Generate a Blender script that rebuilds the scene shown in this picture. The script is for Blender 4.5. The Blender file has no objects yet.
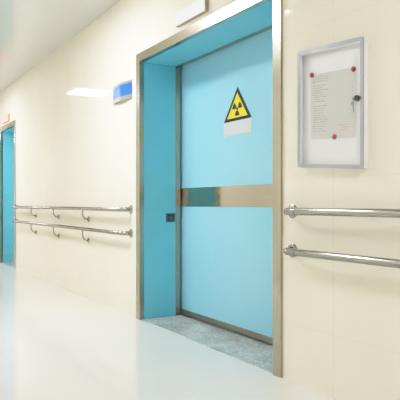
import bpy, bmesh, math, random
from mathutils import Vector, Matrix
random.seed(7)
PI = math.pi
sc = bpy.context.scene
col = sc.collection

# ------------------------------------------------------------------ materials
def new_mat(name):
    m = bpy.data.materials.new(name); m.use_nodes = True
    nt = m.node_tree; nt.nodes.clear()
    out = nt.nodes.new('ShaderNodeOutputMaterial')
    return m, nt, out

def principled(name, base, rough=.4, metal=0., ior=1.5, noise=0., nscale=8., emit=None, estr=0., bump=0., bscale=4., coat=0.,
               spec=.5, stretch=None, nrough=0.):
    m, nt, out = new_mat(name)
    b = nt.nodes.new('ShaderNodeBsdfPrincipled')
    b.inputs['Base Color'].default_value = (*base, 1)
    b.inputs['Roughness'].default_value = rough
    b.inputs['Metallic'].default_value = metal
    b.inputs['IOR'].default_value = ior
    b.inputs['Specular IOR Level'].default_value = spec
    b.inputs['Coat Weight'].default_value = coat
    if emit:
        b.inputs['Emission Color'].default_value = (*emit, 1)
        b.inputs['Emission Strength'].default_value = estr
    tc = nt.nodes.new('ShaderNodeTexCoord')
    vec = tc.outputs['Object']
    if stretch:
        mp = nt.nodes.new('ShaderNodeMapping'); mp.inputs['Scale'].default_value = stretch
        nt.links.new(vec, mp.inputs['Vector']); vec = mp.outputs['Vector']
    if noise:
        n = nt.nodes.new('ShaderNodeTexNoise'); n.inputs['Scale'].default_value = nscale
        n.inputs['Detail'].default_value = 4
        nt.links.new(vec, n.inputs['Vector'])
        r = nt.nodes.new('ShaderNodeMapRange')
        r.inputs['From Min'].default_value = .3; r.inputs['From Max'].default_value = .7
        r.inputs['To Min'].default_value = 1 - noise; r.inputs['To Max'].default_value = 1 + noise
        nt.links.new(n.outputs['Fac'], r.inputs['Value'])
        mx = nt.nodes.new('ShaderNodeMix'); mx.data_type = 'RGBA'; mx.blend_type = 'MULTIPLY'
        mx.inputs['Factor'].default_value = 1
        mx.inputs['A'].default_value = (*base, 1)
        nt.links.new(r.outputs['Result'], mx.inputs['B'])
        nt.links.new(mx.outputs['Result'], b.inputs['Base Color'])
        if nrough:
            r2 = nt.nodes.new('ShaderNodeMapRange')
            r2.inputs['From Min'].default_value = .3; r2.inputs['From Max'].default_value = .7
            r2.inputs['To Min'].default_value = rough - nrough; r2.inputs['To Max'].default_value = rough + nrough
            nt.links.new(n.outputs['Fac'], r2.inputs['Value'])
            nt.links.new(r2.outputs['Result'], b.inputs['Roughness'])
    if bump:
        n2 = nt.nodes.new('ShaderNodeTexNoise'); n2.inputs['Scale'].default_value = bscale
        n2.inputs['Detail'].default_value = 2
        nt.links.new(vec, n2.inputs['Vector'])
        bp = nt.nodes.new('ShaderNodeBump'); bp.inputs['Strength'].default_value = bump
        bp.inputs['Distance'].default_value = .01
        nt.links.new(n2.outputs['Fac'], bp.inputs['Height'])
        nt.links.new(bp.outputs['Normal'], b.inputs['Normal'])
    nt.links.new(b.outputs['BSDF'], out.inputs['Surface'])
    return m

def tile_mat(name, base, joint, axes, size, off, w, rough, noise=.02, nscale=3., ior=1.5, bump=0., bscale=3.):
    """Glossy tile with thin joints: lines on the two object axes given."""
    m, nt, out = new_mat(name)
    b = nt.nodes.new('ShaderNodeBsdfPrincipled')
    b.inputs['Roughness'].default_value = rough; b.inputs['IOR'].default_value = ior
    tc = nt.nodes.new('ShaderNodeTexCoord')
    sep = nt.nodes.new('ShaderNodeSeparateXYZ'); nt.links.new(tc.outputs['Object'], sep.inputs[0])
    def M(op, a, c=None):
        n = nt.nodes.new('ShaderNodeMath'); n.operation = op
        for i, v in enumerate((a, c)):
            if v is None: continue
            if isinstance(v, (int, float)): n.inputs[i].default_value = v
            else: nt.links.new(v, n.inputs[i])
        return n.outputs[0]
    fac = None
    for ax, s, o in zip(axes, size, off):
        t = M('FLOORED_MODULO', M('SUBTRACT', sep.outputs[ax], o - s / 2), s)
        d = M('ABSOLUTE', M('SUBTRACT', t, s / 2))
        l = M('LESS_THAN', d, w)
        fac = l if fac is None else M('MAXIMUM', fac, l)
    n = nt.nodes.new('ShaderNodeTexNoise'); n.inputs['Scale'].default_value = nscale; n.inputs['Detail'].default_value = 5
    nt.links.new(tc.outputs['Object'], n.inputs['Vector'])
    r = nt.nodes.new('ShaderNodeMapRange')
    r.inputs['From Min'].default_value = .3; r.inputs['From Max'].default_value = .7
    r.inputs['To Min'].default_value = 1 - noise; r.inputs['To Max'].default_value = 1 + noise
    nt.links.new(n.outputs['Fac'], r.inputs['Value'])
    mx = nt.nodes.new('ShaderNodeMix'); mx.data_type = 'RGBA'; mx.blend_type = 'MULTIPLY'
    mx.inputs['Factor'].default_value = 1; mx.inputs['A'].default_value = (*base, 1)
    nt.links.new(r.outputs['Result'], mx.inputs['B'])
    mj = nt.nodes.new('ShaderNodeMix'); mj.data_type = 'RGBA'
    nt.links.new(fac, mj.inputs['Factor'])
    nt.links.new(mx.outputs['Result'], mj.inputs['A']); mj.inputs['B'].default_value = (*joint, 1)
    nt.links.new(mj.outputs['Result'], b.inputs['Base Color'])
    if bump:
        n2 = nt.nodes.new('ShaderNodeTexNoise'); n2.inputs['Scale'].default_value = bscale
        nt.links.new(tc.outputs['Object'], n2.inputs['Vector'])
        bp = nt.nodes.new('ShaderNodeBump'); bp.inputs['Strength'].default_value = bump; bp.inputs['Distance'].default_value = .01
        nt.links.new(n2.outputs['Fac'], bp.inputs['Height']); nt.links.new(bp.outputs['Normal'], b.inputs['Normal'])
    nt.links.new(b.outputs['BSDF'], out.inputs['Surface'])
    return m

def granite_mat():
    m, nt, out = new_mat('granite')
    b = nt.nodes.new('ShaderNodeBsdfPrincipled'); b.inputs['Roughness'].default_value = .32
    tc = nt.nodes.new('ShaderNodeTexCoord')
    v = nt.nodes.new('ShaderNodeTexVoronoi'); v.inputs['Scale'].default_value = 130
    n = nt.nodes.new('ShaderNodeTexNoise'); n.inputs['Scale'].default_value = 45; n.inputs['Detail'].default_value = 6
    n2 = nt.nodes.new('ShaderNodeTexNoise'); n2.inputs['Scale'].default_value = 5; n2.inputs['Detail'].default_value = 5
    for k in (v, n, n2): nt.links.new(tc.outputs['Object'], k.inputs['Vector'])
    mx = nt.nodes.new('ShaderNodeMix'); mx.data_type = 'RGBA'; mx.inputs['Factor'].default_value = .35
    nt.links.new(n.outputs['Color'], mx.inputs['A']); nt.links.new(v.outputs['Color'], mx.inputs['B'])
    bw = nt.nodes.new('ShaderNodeRGBToBW'); nt.links.new(mx.outputs['Result'], bw.inputs[0])
    ad = nt.nodes.new('ShaderNodeMath'); ad.operation = 'MULTIPLY_ADD'; ad.inputs[1].default_value = .7; ad.inputs[2].default_value = -.35
    nt.links.new(n2.outputs['Fac'], ad.inputs[0])
    ad2 = nt.nodes.new('ShaderNodeMath'); ad2.operation = 'ADD'
    nt.links.new(bw.outputs[0], ad2.inputs[0]); nt.links.new(ad.outputs[0], ad2.inputs[1])
    cr = nt.nodes.new('ShaderNodeValToRGB')
    cr.color_ramp.elements[0].position = .28; cr.color_ramp.elements[0].color = (.22, .22, .21, 1)
    cr.color_ramp.elements[1].position = .74; cr.color_ramp.elements[1].color = (.68, .67, .64, 1)
    nt.links.new(ad2.outputs[0], cr.inputs[0]); nt.links.new(cr.outputs[0], b.inputs['Base Color'])
    nt.links.new(b.outputs['BSDF'], out.inputs['Surface'])
    return m

def glass_mat():
    m, nt, out = new_mat('clear_pane')
    t = nt.nodes.new('ShaderNodeBsdfTransparent'); t.inputs[0].default_value = (.995, .997, .997, 1)
    g = nt.nodes.new('ShaderNodeBsdfGlossy'); g.inputs['Roughness'].default_value = .12
    lw = nt.nodes.new('ShaderNodeLayerWeight'); lw.inputs['Blend'].default_value = .5
    pw = nt.nodes.new('ShaderNodeMath'); pw.operation = 'POWER'; pw.inputs[1].default_value = 5
    nt.links.new(lw.outputs['Facing'], pw.inputs[0])
    fr = nt.nodes.new('ShaderNodeMath'); fr.operation = 'MULTIPLY_ADD'; fr.inputs[1].default_value = .9; fr.inputs[2].default_value = .02
    nt.links.new(pw.outputs[0], fr.inputs[0])
    mx = nt.nodes.new('ShaderNodeMixShader')
    nt.links.new(fr.outputs[0], mx.inputs[0]); nt.links.new(t.outputs[0], mx.inputs[1]); nt.links.new(g.outputs[0], mx.inputs[2])
    nt.links.new(mx.outputs[0], out.inputs['Surface'])
    return m

def light_mat(strength):
    """Ceiling panel: bright cells divided by the thin bars of a louvre."""
    m, nt, out = new_mat('light_diffuser')
    e = nt.nodes.new('ShaderNodeEmission')
    e.inputs['Color'].default_value = (.985, .976, 1.0, 1)
    tc = nt.nodes.new('ShaderNodeTexCoord')
    sep = nt.nodes.new('ShaderNodeSeparateXYZ'); nt.links.new(tc.outputs['Object'], sep.inputs[0])
    prev = None
    for ax, s in ((0, .185), (1, .0925)):
        n = nt.nodes.new('ShaderNodeMath'); n.operation = 'PINGPONG'; n.inputs[1].default_value = s / 2
        nt.links.new(sep.outputs[ax], n.inputs[0])
        g = nt.nodes.new('ShaderNodeMath'); g.operation = 'GREATER_THAN'; g.inputs[1].default_value = .011
        nt.links.new(n.outputs[0], g.inputs[0])
        if prev is None: prev = g.outputs[0]
        else:
            mu = nt.nodes.new('ShaderNodeMath'); mu.operation = 'MULTIPLY'
            nt.links.new(prev, mu.inputs[0]); nt.links.new(g.outputs[0], mu.inputs[1]); prev = mu.outputs[0]
    ma = nt.nodes.new('ShaderNodeMath'); ma.operation = 'MULTIPLY_ADD'
    ma.inputs[1].default_value = strength; ma.inputs[2].default_value = strength * .12
    nt.links.new(prev, ma.inputs[0]); nt.links.new(ma.outputs[0], e.inputs['Strength'])
    nt.links.new(e.outputs[0], out.inputs['Surface'])
    return m

LIGHT = 66.0
M = dict(
    wall=tile_mat('cream_wall_tile', (.875, .829, .71), (.77, .725, .605), (0, 2), (.804, .75), (-2.065, .30), .0011, .035, .02, 2.5, 1.13, .03, 2.2),
    wall_plain=principled('cream_plaster', (.86, .85, .80), .5, noise=.02),
    floor=tile_mat('floor_tile', (.77, .755, .715), (.70, .69, .655), (0, 1), (.8, .8), (-2.765, -.02), .0012, .02, .02, 1.7, 1.48, 0, 3.),
    ceiling=tile_mat('ceiling_panel', (.68, .695, .67), (.62, .635, .61), (1,), (.6,), (-.29,), .003, .10, .015, 2., 1.38),
    steel=principled('brushed_frame_steel', (.46, .42, .34), .24, 1., noise=.03, nscale=30, stretch=(1, 1, .15), nrough=.015),
    dark_steel=principled('dark_strip_steel', (.36, .33, .28), .35, 1., noise=.06, nscale=30),
    band=principled('polished_band_steel', (.50, .46, .38), .10, 1., noise=.03, nscale=25, stretch=(.2, 1, 1), nrough=.03),
    rail=principled('rail_stainless', (.36, .35, .315), .13, 1., noise=.03, nscale=20),
    chrome=principled('flange_chrome', (.38, .37, .33), .13, 1., noise=.03, nscale=20),
    lining=principled('lining_paint_bounce_tint', (.18, .59, .73), .38, noise=.02, nscale=6),  # leaf paint with the reveal's interreflection put into the colour
    leaf=principled('light_blue_leaf_paint', (.305, .645, .815), .36, noise=.015, nscale=4),
    granite=granite_mat(),
    black=principled('black_ink', (.012, .012, .010), .45, noise=.05),
    yellow=principled('sign_yellow', (.90, .68, .02), .4, noise=.02),
    sticker=principled('white_sticker', (.62, .66, .66), .4, noise=.02),
    white_plastic=principled('white_plastic', (.80, .82, .85), .35, noise=.01),
    box_side=principled('box_side_aluminium', (.50, .46, .37), .35, .7, noise=.03),
    pink=principled('lit_pink_panel', (.35, .12, .11), .4, noise=.02, emit=(1, .27, .23), estr=1.9),
    silver=principled('satin_aluminium', (.36, .37, .37), .30, .4, noise=.02),
    blue=principled('blue_insert', (.022, .155, .60), .35, noise=.02),
    board_frame=principled('lavender_grey_aluminium', (.40, .40, .455), .30, .5, noise=.02),
    board_side=principled('pale_aluminium_side', (.88, .88, .90), .35, .0, noise=.02),
    board_back=principled('white_magnet_board', (.90, .90, .92), .4, noise=.01),
    paper=principled('paper_sheet', (.70, .69, .675), .7, noise=.02, nscale=5),
    ink=principled('faint_grey_ink', (.20, .21, .24), .6, noise=.05),
    red_ink=principled('faint_red_ink', (.62, .33, .30), .6, noise=.05),
    magnet=principled('red_magnet', (.38, .012, .035), .35, noise=.04),
    lock=principled('dark_chrome', (.16, .16, .16), .25, .9, noise=.05),
    key=principled('key_steel', (.30, .30, .30), .3, .9, noise=.05),
    socket=principled('socket_grey', (.11, .16, .18), .4, .5, noise=.05),
    socket_in=principled('socket_recess', (.05, .075, .085), .45, .3, noise=.05),
    glass=glass_mat(),
    light=light_mat(LIGHT),
    light_frame=principled('white_light_frame', (.8, .8, .8), .4, noise=.01),
    gap_shade=principled('dark_gap', (.02, .022, .022), .6, noise=.05),  # near-black colour standing for shade in the door gap
)

# ------------------------------------------------------------------ helpers
def setp(o, label=None, cat=None, group=None, kind=None):
    if label: o['label'] = label
    if cat: o['category'] = cat
    if group: o['group'] = group
    if kind: o['kind'] = kind
    return o

def empty(name, loc=(0, 0, 0), **kw):
    o = bpy.data.objects.new(name, None); col.objects.link(o); o.location = loc
    o.empty_display_size = .05
    return setp(o, **kw)

def link(name, bm, mat, parent=None, smooth=False, **kw):
    """World-space bmesh -> one mesh object; the vertices are re-based on the parent's origin."""
    bmesh.ops.recalc_face_normals(bm, faces=bm.faces)
    if parent is not None:
        base = Vector((0, 0, 0)); p = parent
        while p is not None: base += p.location; p = p.parent
        bmesh.ops.translate(bm, verts=bm.verts, vec=-base)
    me = bpy.data.meshes.new(name); bm.to_mesh(me); bm.free()
    mats = mat if isinstance(mat, (list, tuple)) else [mat]
    for x in mats: me.materials.append(x)
    if smooth:
        for p in me.polygons: p.use_smooth = True
        if hasattr(me, 'set_sharp_from_angle'): me.set_sharp_from_angle(angle=math.radians(40))
    o = bpy.data.objects.new(name, me); col.objects.link(o)
    if parent is not None: o.parent = parent
    return setp(o, **kw)

def box(bm, x0, x1, y0, y1, z0, z1, bev=0., mi=0):
    vs = [bm.verts.new((x, y, z)) for x in (x0, x1) for y in (y0, y1) for z in (z0, z1)]
    fs = [bm.faces.new([vs[i] for i in q]) for q in ((0, 1, 3, 2), (4, 6, 7, 5), (0, 4, 5, 1), (2, 3, 7, 6), (0, 2, 6, 4), (1, 5, 7, 3))]
    for f in fs: f.material_index = mi
    if bev:
        es = list({e for f in fs for e in f.edges})
        bmesh.ops.bevel(bm, geom=es, offset=bev, segments=2, affect='EDGES', profile=.5)
    return vs

def B(*a, **k):
    bm = bmesh.new(); box(bm, *a, **k); return bm

def prism(bm, pts, y0, y1, mi=0):
    """Polygon in x,z pulled from y0 to y1."""
    a = [bm.verts.new((x, y0, z)) for x, z in pts]
    b = [bm.verts.new((x, y1, z)) for x, z in pts]
    n = len(pts)
    fs = [bm.faces.new(a), bm.faces.new(b[::-1])]
    for i in range(n): fs.append(bm.faces.new((a[i], b[i], b[(i + 1) % n], a[(i + 1) % n])))
    for f in fs: f.material_index = mi

def tube(bm, path, r, seg=16, cap=True):
    path = [Vector(p) for p in path]
    rings = []; n = len(path); up = None
    for i, p in enumerate(path):
        t = ((path[min(i + 1, n - 1)] - path[i]).normalized() + (path[i] - path[max(i - 1, 0)]).normalized()).normalized()
        if up is None:
            up = Vector((0, 0, 1)) if abs(t.z) < .9 else Vector((1, 0, 0))
        up = (up - t * up.dot(t)).normalized()
        side = t.cross(up)
        rr = r[i] if isinstance(r, (list, tuple)) else r
        rings.append([bm.verts.new(p + (up * math.cos(a) + side * math.sin(a)) * rr) for a in (2 * PI * k / seg for k in range(seg))])
    for q, w in zip(rings, rings[1:]):
        for k in range(seg):
            bm.faces.new((q[k], q[(k + 1) % seg], w[(k + 1) % seg], w[k]))
    if cap:
        bm.faces.new(rings[0]); bm.faces.new(rings[-1][::-1])

def lathe_y(bm, cx, cz, prof, seg=28):
    """Rings of (radius, y) about an axis along y."""
    rings = []
    for r, y in prof:
        if r < 1e-6: rings.append([bm.verts.new((cx, y, cz))])
        else: rings.append([bm.verts.new((cx + r * math.cos(2 * PI * k / seg), y, cz + r * math.sin(2 * PI * k / seg))) for k in range(seg)])
    for a, b in zip(rings, rings[1:]):
        for k in range(seg):
            k2 = (k + 1) % seg
            if len(a) == 1 and len(b) == 1: continue
            if len(a) == 1: bm.faces.new((a[0], b[k2], b[k]))
            elif len(b) == 1: bm.faces.new((a[k], a[k2], b[0]))
            else: bm.faces.new((a[k], a[k2], b[k2], b[k]))
    for r in (rings[0], rings[-1]):
        if len(r) > 1: bm.faces.new(r)

def arc(c, p0, p1, n=8):
    """quarter ellipse: c + p0*cos + p1*sin"""
    c, p0, p1 = Vector(c), Vector(p0), Vector(p1)
    return [c + p0 * math.cos(t) + p1 * math.sin(t) for t in (PI / 2 * i / n for i in range(n + 1))]

# ------------------------------------------------------------------ the corridor
XL, XR, YO, HC = -18.0, 5.0, -2.36, 2.67
TH = .36
OP1 = (-4.252, -2.509, 2.064)          # near opening: x0, x1, top
OP2 = (-9.474, -8.546, 2.060)          # far opening

bm = bmesh.new()
cuts = [(XL, OP2[0], 0, HC), (OP2[1], OP1[0], 0, HC), (OP1[1], XR, 0, HC),
        (OP2[0], OP2[1], OP2[2], HC), (OP1[0], OP1[1], OP1[2], HC)]
for x0, x1, z0, z1 in cuts: box(bm, x0, x1, 0, TH, z0, z1)
link('wall_right', bm, M['wall'], kind='structure', label='cream glossy tiled corridor wall with both blue doors', cat='wall')
link('wall_left', B(XL, XR, YO - .15, YO, 0, HC), M['wall_plain'], kind='structure', label='plain cream wall across the corridor', cat='wall')
link('wall_far', B(XL - .15, XL, YO - .15, TH, 0, HC), M['wall_plain'], kind='structure', label='cream wall closing the far end of the corridor', cat='wall')
link('wall_near', B(XR, XR + .15, YO - .15, TH, 0, HC), M['wall_plain'], kind='structure', label='cream wall closing the near end of the corridor', cat='wall')
link('floor', B(XL - .15, XR + .15, YO - .15, .9, -.12, 0), M['floor'], kind='structure', label='pale polished tile floor of the corridor', cat='floor')
LX = (-15.6, -8.72, -4.38, .45)  # first and last panels are added, unseen, to light the corridor ends
LY = -1.175
bm = bmesh.new()
box(bm, XL - .15, XR + .15, YO - .15, TH, HC, HC + .1)
link('ceiling', bm, M['ceiling'], kind='structure', label='pale glossy panel ceiling above the corridor', cat='ceiling')

# ------------------------------------------------------------------ doors
def casing_bm(x0, x1, zt, wface, yf, ydepth, t):
    """Steel casing: flat face round the opening with a return into the reveal. x0,x1,zt = inner clear opening."""
    bm = bmesh.new()
    o0, o1, ot = x0 - wface, x1 + wface, zt + wface
    # face as three mitred prisms
    prism(bm, [(o0, 0), (x0, 0), (x0, zt), (o0, ot)], yf, 0)
    prism(bm, [(x1, 0), (o1, 0), (o1, ot), (x1, zt)], yf, 0)
    prism(bm, [(o0, ot), (x0, zt), (x1, zt), (o1, ot)], yf, 0)
    box(bm, x0 - t, x0, 0, ydepth, 0, zt)
    box(bm, x1, x1 + t, 0, ydepth, 0, zt)
    box(bm, x0 - t, x1 + t, 0, ydepth, zt, zt + t)
    return bm

def door(name, inner, op, label, band):
    x0, x1, zt = inner
    root = empty(name, ((x0 + x1) / 2, 0, 0), kind='structure', label=label, cat='door')
    link('door_frame', casing_bm(x0, x1, zt, .069, -.013, .028, .006), M['steel'], root)
    t = .009
    bm = bmesh.new()
    box(bm, op[0], op[0] + t, .028, .312, 0, zt)
    box(bm, op[1] - t, op[1], .028, .312, 0, zt)
    box(bm, op[0], op[1], .028, .312, zt, op[2])
    link('reveal_lining', bm, M['lining'], root, label='blue painted panels lining the deep door opening, interreflection put into their colour')
    bm = bmesh.new()
    box(bm, op[0], op[0] + t + .003, .312, .352, 0, zt)
    box(bm, op[1] - t - .003, op[1], .312, .352, 0, zt)
    box(bm, op[0], op[1], .312, .352, zt - .003, op[2])
    link('inner_frame_strip', bm, M['steel'], root)
    ex = .05
    lx0, lx1, ly, lz0, lz1 = x0 - ex, x1 + ex, .372, .014, zt + .06
    lf = link('door_leaf', B(lx0, lx1, ly, ly + .045, lz0, lz1, bev=.002), M['leaf'], root)
    if band:
        bm = B(lx0 + .012, lx1 - .012, ly - .004, ly - .0002, .902, 1.053, bev=.001)
        link('steel_band', bm, M['band'], lf, label='polished steel band across the door')
    link('kick_strip', B(lx0, lx1, ly - .005, ly - .0002, lz0, lz0 + .042, bev=.001), M['dark_steel'], lf, label='dark steel strip along the door bottom')
    link('gap_strip', B(lx0, lx0 + .012, ly - .005, ly - .0002, lz0 + .042, lz1), M['gap_shade'], lf, label='dark strip painting the shaded gap at the edge of the door leaf')  # black strip stands for the shade in the gap beside the leaf
    # unseen panel added behind the leaf to block light
    bm = bmesh.new()
    box(bm, op[0] - .3, op[1] + .3, ly + .06, ly + .08, 0, zt + .3)
    link('light_block_panel', bm, M['gap_shade'], root)
    return root

door('door_1', (-4.243, -2.518, 2.056), OP1, 'wide light blue sliding door in a deep teal opening with steel frame', True)
door('door_2', (-9.466, -8.554, 2.052), OP2, 'far narrow blue doorway at the left edge of the corridor', False)
for n, op, lb in (('trim_1', OP1, 'grey granite threshold in front of the wide blue door'), ('trim_2', OP2, 'grey granite threshold of the far doorway')):
    link(n, B(op[0] + .0095, op[1] - .0095, .004, .366, 0, .003), M['granite'], kind='structure', label=lb, cat='threshold')

# ------------------------------------------------------------------ handrails
YR = -.064; RR = .0185
def flange_bm(x, z, r=.037):
    bm = bmesh.new()
    lathe_y(bm, x, z, [(r, 0), (r, -.004), (r * .93, -.007), (r * .62, -.010), (r * .56, -.014), (r * .56, -.016)])
    return bm

def handrail(xa, xb, z, drop, brackets, label):
    root = empty('handrail', ((xa + xb) / 2, 0, z), label=label, cat='handrail', group='steel wall handrails')
    R = .048
    path = [(xa, -.012, z)] + [p for p in arc((xa + R, YR + R, z), (-R, 0, 0), (0, -R, 0))] \
        + [p for p in arc((xb - R, YR + R, z), (0, -R, 0), (R, 0, 0))] + [(xb, -.012, z)]
    # sub-divide the long run so that the tube stays straight
    bm = bmesh.new(); tube(bm, path, RR, 20)
    link('rail', bm, M['rail'], root, smooth=True)
    for x in (xa, xb):
        link('end_flange', flange_bm(x, z), M['chrome'], root, smooth=True)
        s = 1 if x == xa else -1
        bm = bmesh.new()
        tube(bm, [(x + s * .075, YR, z), (x + s * .10, YR, z)], RR + .0014, 20)
        link('joint_sleeve', bm, M['chrome'], root, smooth=True)
    for x in brackets:
        zf = z - drop
        pts = [(x, YR, z - RR + .002), (x, YR, z - .045)]
        pts += arc((x, -.014, z - .045), (0, YR + .014, 0), (0, 0, -(drop - .045)), 10)
        pts += [(x, -.004, zf)]
        bm = bmesh.new(); tube(bm, pts, .0075, 12)
        b = link('bracket', bm, M['chrome'], root, smooth=True)
        link('wall_flange', flange_bm(x, zf, .028), M['chrome'], b, smooth=True)
    return root

LB = (-7.40, -6.43, -5.455)
handrail(-8.41, -4.435, .878, .104, LB, 'upper of two steel handrails on the wall left of the wide blue door')
handrail(-8.41, -4.435, .681, .117, LB, 'lower of two steel handrails on the wall left of the wide blue door')
RB = (-1.36, -.39, .58, 1.55)
handrail(-2.364, 2.55, .886, .104, RB, 'upper of two steel handrails on the wall right of the wide blue door')
handrail(-2.364, 2.55, .682, .117, RB, 'lower of two steel handrails on the wall right of the wide blue door')

# ------------------------------------------------------------------ radiation sign on the leaf
YL = .372
def warning_sign():
    xa, xb, xt, z0, zt = -3.597, -3.251, -3.420, 1.516, 1.752
    root = empty('warning_sign', ((xa + xb) / 2, YL, z0), label='yellow triangular radiation warning sign on the wide blue door', cat='sign')
    y1 = YL - .0004
    bm = bmesh.new(); prism(bm, [(xa, z0), (xb, z0), (xt, zt)], YL - .003, y1)
    link('black_border', bm, M['black'], root, label='black triangular border of the sign')
    c = ((xa + xb + xt) / 3, (2 * z0 + zt) / 3)
    k = .74
    tri = [(c[0] + (x - c[0]) * k, c[1] + (z - c[1]) * k) for x, z in ((xa, z0), (xb, z0), (xt, zt))]
    bm = bmesh.new(); prism(bm, tri, YL - .0042, YL - .0031)
    link('yellow_field', bm, M['yellow'], root, label='yellow field of the sign')
    bm = bmesh.new()
    cx, cz = c[0] + .001, c[1] + .004
    sx, sz = 1.12, .95
    prism(bm, [(cx + sx * .011 * math.cos(2 * PI * i / 20), cz + sz * .011 * math.sin(2 * PI * i / 20)) for i in range(20)], YL - .0056, YL - .0043)
    for a0 in (30, 150, 270):
        pts = []
        for i in range(9):
            a = math.radians(a0 - 30 + 60 * i / 8); pts.append((cx + sx * .054 * math.cos(a), cz + sz * .054 * math.sin(a)))
        for i in range(9):
            a = math.radians(a0 + 30 - 60 * i / 8); pts.append((cx + sx * .0165 * math.cos(a), cz + sz * .0165 * math.sin(a)))
        prism(bm, pts, YL - .0056, YL - .0043)
    link('trefoil_symbol', bm, M['black'], root, label='black three-bladed radiation trefoil')
warning_sign()
bm = B(-3.597, -3.251, YL - .0030, YL - .0004, 1.415, 1.512)
link('blank_label', bm, M['sticker'], label='blank white label stuck below the radiation warning triangle', cat='label')

# flush box in the left reveal
def flush_box():
    x = OP1[0] + .009; y0, y1, z0, z1 = .224, .304, .774, .847
    root = empty('wall_switch', (x, (y0 + y1) / 2, z0), label='small dark grey square switch box in the teal door reveal', cat='switch')
    def ring(bm, a, xo, xi):
        box(bm, xi, xo, y0, y1, z1 - a, z1); box(bm, xi, xo, y0, y1, z0, z0 + a)
        box(bm, xi, xo, y0, y0 + a, z0 + a, z1 - a); box(bm, xi, xo, y1 - a, y1, z0 + a, z1 - a)
    bm = bmesh.new(); ring(bm, .009, x + .010, x + .0005); link('bezel', bm, M['socket'], root)
    bm = B(x + .0005, x + .003, y0 + .009, y1 - .009, z0 + .009, z1 - .009); link('recess_plate', bm, M['socket_in'], root)
    bm = B(x + .003, x + .008, y0 + .024, y1 - .024, z0 + .022, z1 - .022, bev=.002); link('push_button', bm, M['socket'], root)
flush_box()

# ------------------------------------------------------------------ signs on the wall
def light_box(x0, x1, z0, z1, face, label):
    d = .026
    root = empty('sign_box', ((x0 + x1) / 2, 0, z0), label=label, cat='sign')
    bm = bmesh.new(); box(bm, x0, x1, -d, -.0003, z0, z1, bev=.002)
    link('housing', bm, M['box_side'], root)
    bm = bmesh.new(); box(bm, x0 + .002, x1 - .002, -d - .003, -d - .0002, z0 + .002, z1 - .002, bev=.001)
    link('face_panel', bm, M[face], root)
light_box(-3.612, -3.207, 2.163, 2.257, 'white_plastic', 'blank white sign box above the wide blue door')
light_box(-9.252, -8.853, 2.153, 2.257, 'pink', 'small glowing pink sign box above the far doorway')

def blue_sign():
    x0, x1, z0, z1 = -4.814, -4.410, 1.795, 1.946
    root = empty('wall_sign', ((x0 + x1) / 2, 0, z0), label='blank blue wall sign with curved silver holder beside the wide blue door', cat='sign')
    def bow(za, zb, y_off, th, n=20, dx=0.):
        bm = bmesh.new(); pts = []
        for i in range(n + 1):
            s = i / n; x = x0 + dx + (x1 - x0 - 2 * dx) * s
            pts.append((x, -(.006 + y_off + .030 * math.sin(PI * s))))
        inner = [(x, min(y + th, -.0004)) for x, y in pts]
        loop = pts + inner[::-1]
        a = [bm.verts.new((x, y, za)) for x, y in loop]; b = [bm.verts.new((x, y, zb)) for x, y in loop]
        m = len(loop)
        for i in range(m): bm.faces.new((a[i], a[(i + 1) % m], b[(i + 1) % m], b[i]))
        for q in (a, b):
            for i in range(n): bm.faces.new((q[i], q[i + 1], q[m - 2 - i], q[m - 1 - i]))
        return bm
    link('blue_panel', bow(z0 + .032, z1 - .022, 0, .05, dx=.004), M['blue'], root, label='blank blue insert')
    link('top_rail', bow(z1 - .022, z1, .002, .05), M['silver'], root, label='silver top rail of the holder')
    link('bottom_rail', bow(z0, z0 + .032, .002, .05), M['silver'], root, label='silver bottom rail of the holder')
blue_sign()

# ------------------------------------------------------------------ notice board (hangs a little out of true)
BX0, BX1, BZ0, BZ1, BD = -2.288, -1.846, 1.108, 1.692, .033
SK = .066
def skew(bm):
    for v in bm.verts: v.co.z -= SK * (v.co.x - BX0)
    return bm

def rrect(x0, x1, z0, z1, r, n=5):
    pts = []
    for cx, cz, a0 in ((x1 - r, z1 - r, 0), (x0 + r, z1 - r, 90), (x0 + r, z0 + r, 180), (x1 - r, z0 + r, 270)):
        for i in range(n + 1):
            a = math.radians(a0 + 90 * i / n); pts.append((cx + r * math.cos(a), cz + r * math.sin(a)))
    return pts

def ring_bm(outer, inner, y0, y1):
    bm = bmesh.new(); n = len(outer)
    L = [[bm.verts.new((x, y, z)) for x, z in p] for p, y in ((outer, y0), (inner, y0), (inner, y1), (outer, y1))]
    for a, b in zip(L, L[1:] + L[:1]):
        for i in range(n): bm.faces.new((a[i], a[(i + 1) % n], b[(i + 1) % n], b[i]))
    return bm

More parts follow.
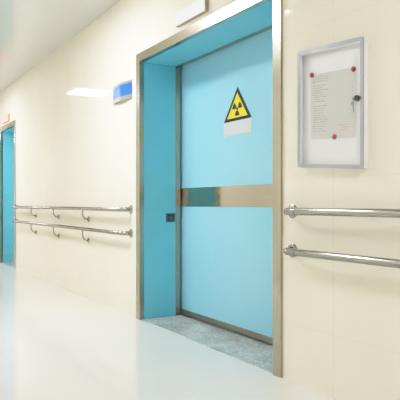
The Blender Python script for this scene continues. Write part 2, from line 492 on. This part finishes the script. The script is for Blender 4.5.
def notice_board():
    root = empty('notice_board', ((BX0 + BX1) / 2, 0, BZ0), label='grey framed glass notice board on the wall above the right handrails', cat='notice board')
    o = rrect(BX0, BX1, BZ0, BZ1, .012)
    # case side
    ins = .003
    bm = ring_bm(o, rrect(BX0 + .006, BX1 - .006, BZ0 + .006, BZ1 - .006, .007), -BD + .006, -.0006)
    link('case_side', skew(bm), M['board_side'], root, label='pale side wall of the case')
    bm = bmesh.new(); box(bm, BX0 + .006, BX1 - .006, -.0045, -.0006, BZ0 + .006, BZ1 - .006)
    link('back_panel', skew(bm), M['board_back'], root, label='white backing panel')
    # door frame: rounded outside, stepped lip inside
    w = .018
    bm = ring_bm(rrect(BX0 - .0005, BX1 + .0005, BZ0 - .0005, BZ1 + .0005, .012), rrect(BX0 + w, BX1 - w, BZ0 + w, BZ1 - w, .002), -BD, -BD + .006)
    bmesh.ops.bevel(bm, geom=[e for e in bm.edges if all(abs(v.co.y + BD) < 1e-6 for v in e.verts) and len(e.link_faces) == 2
                              and abs(e.calc_face_angle(0)) > .5], offset=.003, segments=2, affect='EDGES')
    fr = link('glass_door_frame', skew(bm), M['board_frame'], root, smooth=True)
    w2 = .0235
    bm = ring_bm(rrect(BX0 + w, BX1 - w, BZ0 + w, BZ1 - w, .002), rrect(BX0 + w2, BX1 - w2, BZ0 + w2, BZ1 - w2, .002), -BD + .004, -BD + .008)
    link('gasket', skew(bm), M['board_side'], fr, label='pale inner lip round the glass')
    bm = bmesh.new(); box(bm, BX0 + .0155, BX1 - .0155, -BD + .0085, -BD + .0105, BZ0 + .0155, BZ1 - .0155)
    link('glass_pane', skew(bm), M['glass'], fr, label='clear glass pane')
    lx, lz = -1.884, 1.421
    bm = bmesh.new()
    lathe_y(bm, lx, lz, [(.0145, -BD + .0084), (.0145, -BD - .001), (.0125, -BD - .004), (.0105, -BD - .004), (.0105, -BD - .013), (.008, -BD - .015)])
    lk = link('lock', skew(bm), M['lock'], root, smooth=True, label='dark chrome cam lock through the glass')
    bm = B(lx - .0012, lx + .0012, -BD - .0156, -BD - .0149, lz - .005, lz + .005)
    link('keyhole', skew(bm), M['black'], lk)
    # striker plate on the frame next to the lock
    bm = bmesh.new(); box(bm, lx + .0145, lx + .027, -BD - .0025, -BD - .0001, lz - .008, lz + .008, bev=.001)
    link('lock_plate', skew(bm), M['lock'], root, label='small dark plate beside the lock')
notice_board()

def key(x, z, label):
    """A key hanging from a small ring hooked on the lock barrel."""
    y = -BD - .007
    root = empty('key', (x, y, z), label=label, cat='key')
    bm = bmesh.new()
    n = 18; cx, cz = x - .003, z - .002
    tube(bm, [(cx + .0145 * math.cos(2 * PI * i / n), y, cz + .0145 * math.sin(2 * PI * i / n)) for i in range(n)] + [(cx + .0145, y, cz)], .0011, 8, cap=False)
    link('key_ring', skew(bm), M['key'], root, smooth=True)
    bx, bz = cx - .0135, cz - .020
    bm = bmesh.new()
    prism(bm, [(bx + .0085 * math.cos(2 * PI * i / 16), bz + .010 * math.sin(2 * PI * i / 16)) for i in range(16)], y - .0012, y + .0012)
    link('key_bow', skew(bm), M['key'], root)
    a = [(bx - .003, bz - .009), (bx + .003, bz - .009), (bx + .009, bz - .036), (bx + .0075, bz - .042), (bx + .0045, bz - .040), (bx + .0030, bz - .033),
         (bx + .0012, bz - .031), (bx + .0012, bz - .026), (bx - .0003, bz - .024)]
    bm = bmesh.new(); prism(bm, a, y - .0010, y + .0010)
    link('key_blade', skew(bm), M['key'], root)
key(-1.884, 1.421, 'small dark key hanging from the notice board lock')

# the sheet of paper and its print
PX0, PX1, PZ0, PZ1 = -2.217, -1.914, 1.250, 1.569
bm = bmesh.new()
nx, nz = 10, 12
g = [[bm.verts.new((PX0 + (PX1 - PX0) * i / nx, -.0056 - .0004 * math.sin(3 * i / nx + 2 * j / nz), PZ0 + (PZ1 - PZ0) * j / nz)) for j in range(nz + 1)] for i in range(nx + 1)]
for i in range(nx):
    for j in range(nz): bm.faces.new((g[i][j], g[i + 1][j], g[i + 1][j + 1], g[i][j + 1]))
pap = link('paper_notice', skew(bm), M['paper'], label='printed grey sheet of paper pinned inside the notice board', cat='paper')
def strokes(bm, xa, xb, z, h):
    x = xa
    while x < xb:
        w = random.uniform(.004, .014)
        box(bm, x, min(x + w, xb), -.0066, -.0063, z - h / 2 + random.uniform(-.0006, .0006), z + h / 2 + random.uniform(-.0006, .0006))
        x += w + random.uniform(.002, .005)
bm = bmesh.new()
rows = 25
for r in range(rows):
    z = 1.553 - r * .0110
    if r in (3, 12): continue
    strokes(bm, PX0 + random.choice((.014, .014, .014, .022)), PX0 + random.uniform(.095, .128) - (.03 if r % 6 == 5 else 0), z, .0021)
link('printed_lines', skew(bm), M['ink'], pap, label='rows of tiny illegible grey print')
bm = bmesh.new()
for r, (a, b) in enumerate(((.195, .275), (.215, .285), (.205, .25))):
    strokes(bm, PX0 + a, PX0 + b, 1.312 - r * .012, .0024)
link('red_print', skew(bm), M['red_ink'], pap, label='faint red illegible lines near the lower right corner')
for x, z, lb in ((-2.207, 1.567, 'red round magnet at the top left corner of the paper notice'),
                 (-1.927, 1.560, 'red round magnet at the top right corner of the paper notice'),
                 (-2.049, 1.256, 'red round magnet at the bottom edge of the paper notice')):
    bm = bmesh.new()
    lathe_y(bm, x, z, [(.0125, -.0068), (.0125, -.011), (.0105, -.014), (.006, -.0155), (0, -.016)], 24)
    link('magnet', skew(bm), M['magnet'], smooth=True, label=lb, cat='magnet', group='red magnets on the notice board')

# ------------------------------------------------------------------ ceiling lights
LBL = ('unseen added ceiling light panel at the far end of the corridor', 'square ceiling light panel opposite the far doorway',
       'square ceiling light panel opposite the wide blue door', 'unseen added ceiling light panel above the right handrails')
for x, lb in zip(LX, LBL):
    r = empty('ceiling_light', (x, LY, HC), label=lb, cat='ceiling light', group='square ceiling light panels')
    s = .30
    bm = bmesh.new()
    for a in ((-s, s, -s, -s + .02), (-s, s, s - .02, s), (-s, -s + .02, -s + .02, s - .02), (s - .02, s, -s + .02, s - .02)):
        box(bm, x + a[0], x + a[1], LY + a[2], LY + a[3], HC - .014, HC - .0003)
    link('frame', bm, M['light_frame'], r)
    bm = B(x - s + .02, x + s - .02, LY - s + .02, LY + s - .02, HC - .010, HC - .0005)
    link('diffuser', bm, M['light'], r)

# ------------------------------------------------------------------ camera, world, colour
cam = bpy.data.cameras.new('camera'); co = bpy.data.objects.new('camera', cam); col.objects.link(co)
co.location = (0, -1.95, .925)
fwd = Vector((-.862, .507, 0)).normalized()
co.rotation_euler = fwd.to_track_quat('-Z', 'Y').to_euler()
cam.sensor_width = 36; cam.lens = 36 * 583 / 400
cam.shift_y = 3.7 / 400
cam.clip_start = .02
sc.camera = co

w = bpy.data.worlds.new('world'); sc.world = w; w.use_nodes = True
w.node_tree.nodes['Background'].inputs[0].default_value = (.9, .95, 1, 1)
w.node_tree.nodes['Background'].inputs[1].default_value = .3
sc.view_settings.view_transform = 'Standard'
sc.view_settings.look = 'None'
sc.view_settings.exposure = 0
sc.view_settings.use_curve_mapping = True          # gentle film shoulder for the bright walls
cm = sc.view_settings.curve_mapping
cm.white_level = (1.8, 1.8, 1.8)
cc = cm.curves[3]
for x, y in ((.25, .245), (.5, .49), (.75, .70), (1.0, .845), (1.35, .945)):
    cc.points.new(x / 1.8, y)
cm.update()
sc.cycles.max_bounces = 14
sc.cycles.diffuse_bounces = 10
sc.cycles.glossy_bounces = 6
sc.cycles.use_denoising = True
sc.cycles.sample_clamp_indirect = 8
